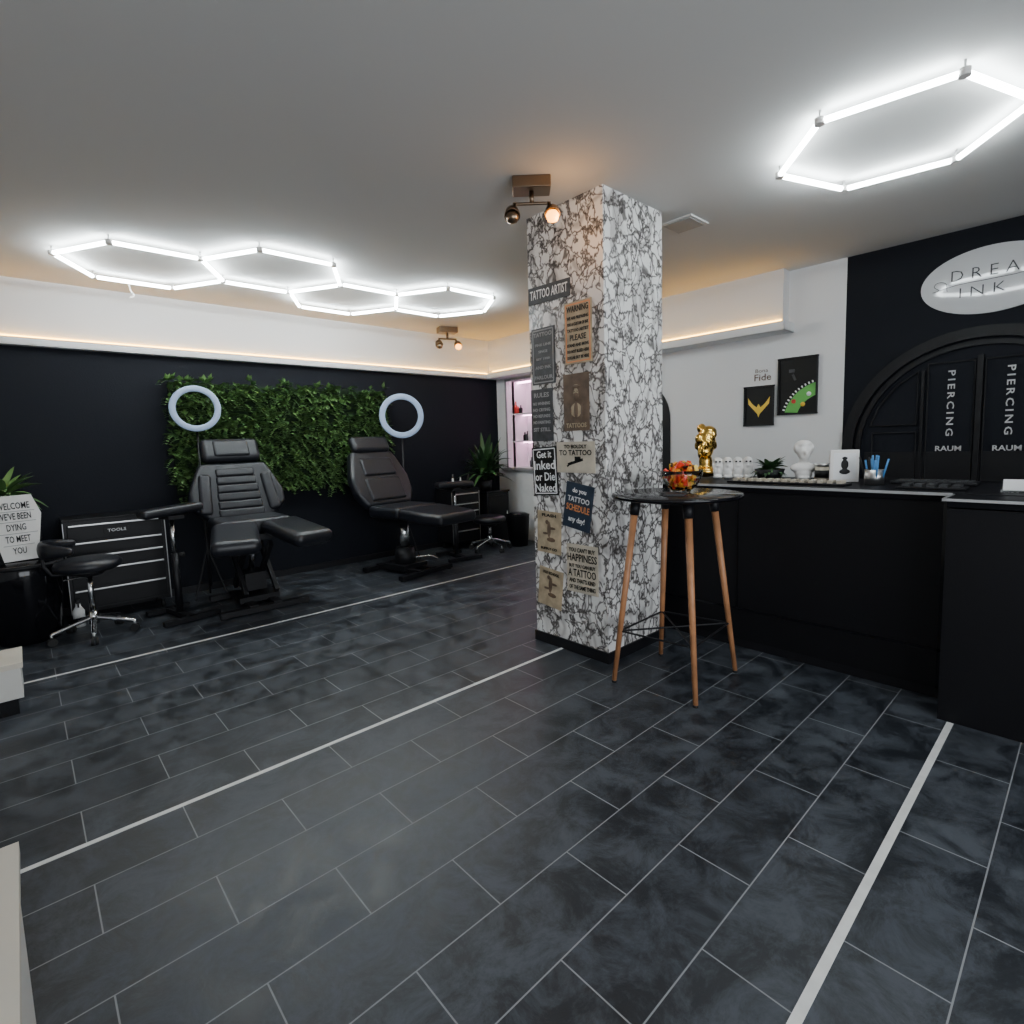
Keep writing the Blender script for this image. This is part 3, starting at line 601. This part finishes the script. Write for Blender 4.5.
def roul(g_,w,h):
    bm=bmesh.new();n=24;cx,cy=.24,-.33
    for k in range(n):
        a0=math.radians(95+70*k/n);a1=math.radians(95+70*(k+.999)/n)
        bm.faces.new([bm.verts.new((max(-w/2+.01,min(w/2-.01,cx+r_*math.cos(a))),max(-h/2+.01,min(h/2,cy+r_*math.sin(a))),.0045)) for r_,a in((.25,a0),(.36,a0),(.36,a1),(.25,a1))])
    bmobj('green_arc',bm,g_,'green')
    bm=bmesh.new()
    for k in range(0,14):
        a=math.radians(97+5*k);r_=.375
        x,y=cx+r_*math.cos(a),cy+r_*math.sin(a)
        if -w/2+.02<x<w/2-.02 and y>-h/2+.02:addbox(bm,(x,y,.005),(.02,.012,.002),(0,0,a))
    bmobj('white_ticks',bm,g_,'pwhite')
    for x,y,mm in((-.03,-.14,'red'),(.05,-.17,'yellow'),(.1,-.08,'pwhite')):lathe('chip',g_,[(0,.007),(.02,.007),(.02,.004)],mm,(x,y,0),20)
    boxes('marks',g_,[((-.05,.14,.005),(.05,.03,.002)),((-.03,.08,.005),(.02,.06,.002),(0,0,.4))],'char')
p2=poster('roulette_picture',2.10,1.77,1.60,2.11,'pblack',0,[],None,x=XE-.012,extra=roul)
frm(p2,.33,.51)
d=facegrp('wall_script_decal',(XE-.002,2.26,1.985),FACE_W);text(d,'Fide',0,-.02,.16,.09,'brown',.001,bold=.001);text(d,'Bona',-.01,.045,.12,.05,'brown',.001)
s=facegrp('oval_logo_sign',(XE-.001,.62,2.50),FACE_W)
bm=bmesh.new();n=72;vs=[bm.verts.new((.415*math.cos(2*math.pi*k/n),.24*math.sin(2*math.pi*k/n),0)) for k in range(n)];f=bm.faces.new(vs)
ex=bmesh.ops.extrude_face_region(bm,geom=[f]);bmesh.ops.translate(bm,verts=[v for v in ex['geom'] if isinstance(v,bmesh.types.BMVert)],vec=(0,0,.02));bmesh.ops.recalc_face_normals(bm,faces=bm.faces);bmobj('board',bm,s,'signwhite')
text(s,'D R E A M',.02,.06,.50,.115,'char',.0215,bold=-.0012);text(s,'I N K',-.05,-.07,.26,.105,'char',.0215,bold=-.0012)
tube('flourish',s,[(-.34,-.03,.022),(-.2,-.005,.022),(0,.0,.022),(.2,.012,.022),(.34,.06,.022)],.002,'char',smoothc=True)
tube('needle_swirl',s,[(-.30,-.02,.022),(-.33,.02,.022),(-.27,.03,.022),(-.25,-.04,.022)],.002,'char',smoothc=True)
# arched piercing door
AC=.65;AZ=1.27
dr=facegrp('door_1',(XE,AC,0),FACE_W)
def arc(r,a0=0,a1=180,n=28,z=.0,cy=AZ):return [(r*math.cos(math.radians(a0+(a1-a0)*k/n)),cy+r*math.sin(math.radians(a0+(a1-a0)*k/n)),z) for k in range(n+1)]
def band(name,par,r0,r1,z0,m):
    bm=bmesh.new();O=[(r1,0,0)]+arc(r1)+[(-r1,0,0)];I=[(r0,0,0)]+arc(r0)+[(-r0,0,0)]
    for k in range(len(O)-1):
        a=[bm.verts.new((*O[k][:2],z0)),bm.verts.new((*O[k+1][:2],z0)),bm.verts.new((*I[k+1][:2],z0)),bm.verts.new((*I[k][:2],z0))]
        b=[bm.verts.new((v.co.x,v.co.y,0)) for v in a]
        bm.faces.new(a)
        for j in range(4):bm.faces.new((a[j],b[j],b[(j+1)%4],a[(j+1)%4]))
    bmesh.ops.remove_doubles(bm,verts=bm.verts,dist=1e-5);bmesh.ops.recalc_face_normals(bm,faces=bm.faces)
    return bmobj(name,bm,par,m)
band('outer_architrave',dr,.82,.90,.045,'doorblack');band('inner_architrave',dr,.765,.80,.03,'doorblack')
boxes('leaf',dr,[((-.37,.62,.008),(.73,1.24,.016)),((.37,.62,.008),(.73,1.24,.016))],'doorblack')
boxes('stile',dr,[((0,.98,.02),(.035,1.96,.04)),((-.345,.95,.015),(.02,1.86,.03)),((.345,.95,.015),(.02,1.86,.03))],'doorblack')
def mould(x0,x1,y0,y1):
    tube('moulding',dr,[(x0,y0,.012),(x1,y0,.012),(x1,y1,.012),(x0,y1,.012)],.009,'doorblack',cyc=True)
for x0,x1,y1 in((-.315,-.03,1.93),(.03,.315,1.93),(-.68,-.38,1.40),(.38,.68,1.40)):
    mould(x0,x1,1.02,y1);mould(x0,x1,.15,.92)
for q in(-1,1):
    tube('fan_moulding',dr,[(q*.70,1.46,.012),(q*.64,1.62,.012),(q*.52,1.78,.012),(q*.38,1.88,.012),(q*.38,1.46,.012)],.009,'doorblack',cyc=True)
for x in(-.17,.17):
    text(dr,'PIERCING',x,1.615,.50,.062,'plight',.02,rz=math.radians(-90),sp=1.4,bold=.0008);text(dr,'RAUM',x,1.265,.16,.055,'plight',.02,bold=.001)
for x in(-.035,.035):cyl('door_knob',dr,(x,1.0,.03),(x,1.0,.07),.014,.018,'black')
d2=facegrp('door_2',(XE,3.72,0),FACE_W)
bm=bmesh.new();pts=[(.46,0)]+[(.46*math.cos(math.radians(180*k/24)),1.62+.46*math.sin(math.radians(180*k/24))) for k in range(25)]+[(-.46,0)]
f=bm.faces.new([bm.verts.new((x,y,0)) for x,y in pts]);ex=bmesh.ops.extrude_face_region(bm,geom=[f]);bmesh.ops.translate(bm,verts=[v for v in ex['geom'] if isinstance(v,bmesh.types.BMVert)],vec=(0,0,.02));bmesh.ops.recalc_face_normals(bm,faces=bm.faces);bmobj('leaf',bm,d2,'doorblack')
boxes('centre_stile',d2,[((0,1.0,.025),(.03,1.9,.02))],'doorblack');cyl('knob',d2,(.05,1.0,.02),(.05,1.0,.06),.015,.02,'steel')

# ------------------------------------------------------------------ lights
def area(name,loc,rot,sx,sy,e,col):
    l=bpy.data.lights.new(name,'AREA');l.shape='RECTANGLE';l.size=sx;l.size_y=sy;l.energy=e;l.color=col
    o=bpy.data.objects.new(name,l);COL.objects.link(o);o.location=loc;o.rotation_euler=rot;return o
area('window_daylight',(.5,YS-.2,1.5),(math.radians(90),0,0),4.0,2.0,160,(.90,.95,1))
pl=bpy.data.lights.new('spot_bulb_light','POINT');pl.energy=2.0;pl.color=(1,.50,.16);pl.shadow_soft_size=.03;po=bpy.data.objects.new('spot_bulb_light',pl);COL.objects.link(po);po.location=(2.38,2.10,2.64)
w=bpy.data.worlds.new('w');S.world=w;w.use_nodes=True;w.node_tree.nodes['Background'].inputs[0].default_value=(.75,.85,1,1);w.node_tree.nodes['Background'].inputs[1].default_value=.6

# ------------------------------------------------------------------ camera
yaw,pitch,roll=map(math.radians,(47.65,5.7,-1.76))
F=Vector((math.cos(yaw)*math.cos(pitch),math.sin(yaw)*math.cos(pitch),-math.sin(pitch)));R0=Vector((math.sin(yaw),-math.cos(yaw),0));U0=R0.cross(F)
Rr=R0*math.cos(roll)+U0*math.sin(roll);Ur=-R0*math.sin(roll)+U0*math.cos(roll)
cd=bpy.data.cameras.new('camera');cam=bpy.data.objects.new('camera',cd);COL.objects.link(cam)
cam.matrix_world=Matrix(((Rr.x,Ur.x,-F.x,0),(Rr.y,Ur.y,-F.y,0),(Rr.z,Ur.z,-F.z,1.42),(0,0,0,1)))
cd.sensor_width=36;cd.lens=540/1024*36;cd.shift_y=-16/1024;cd.clip_start=.02
S.camera=cam
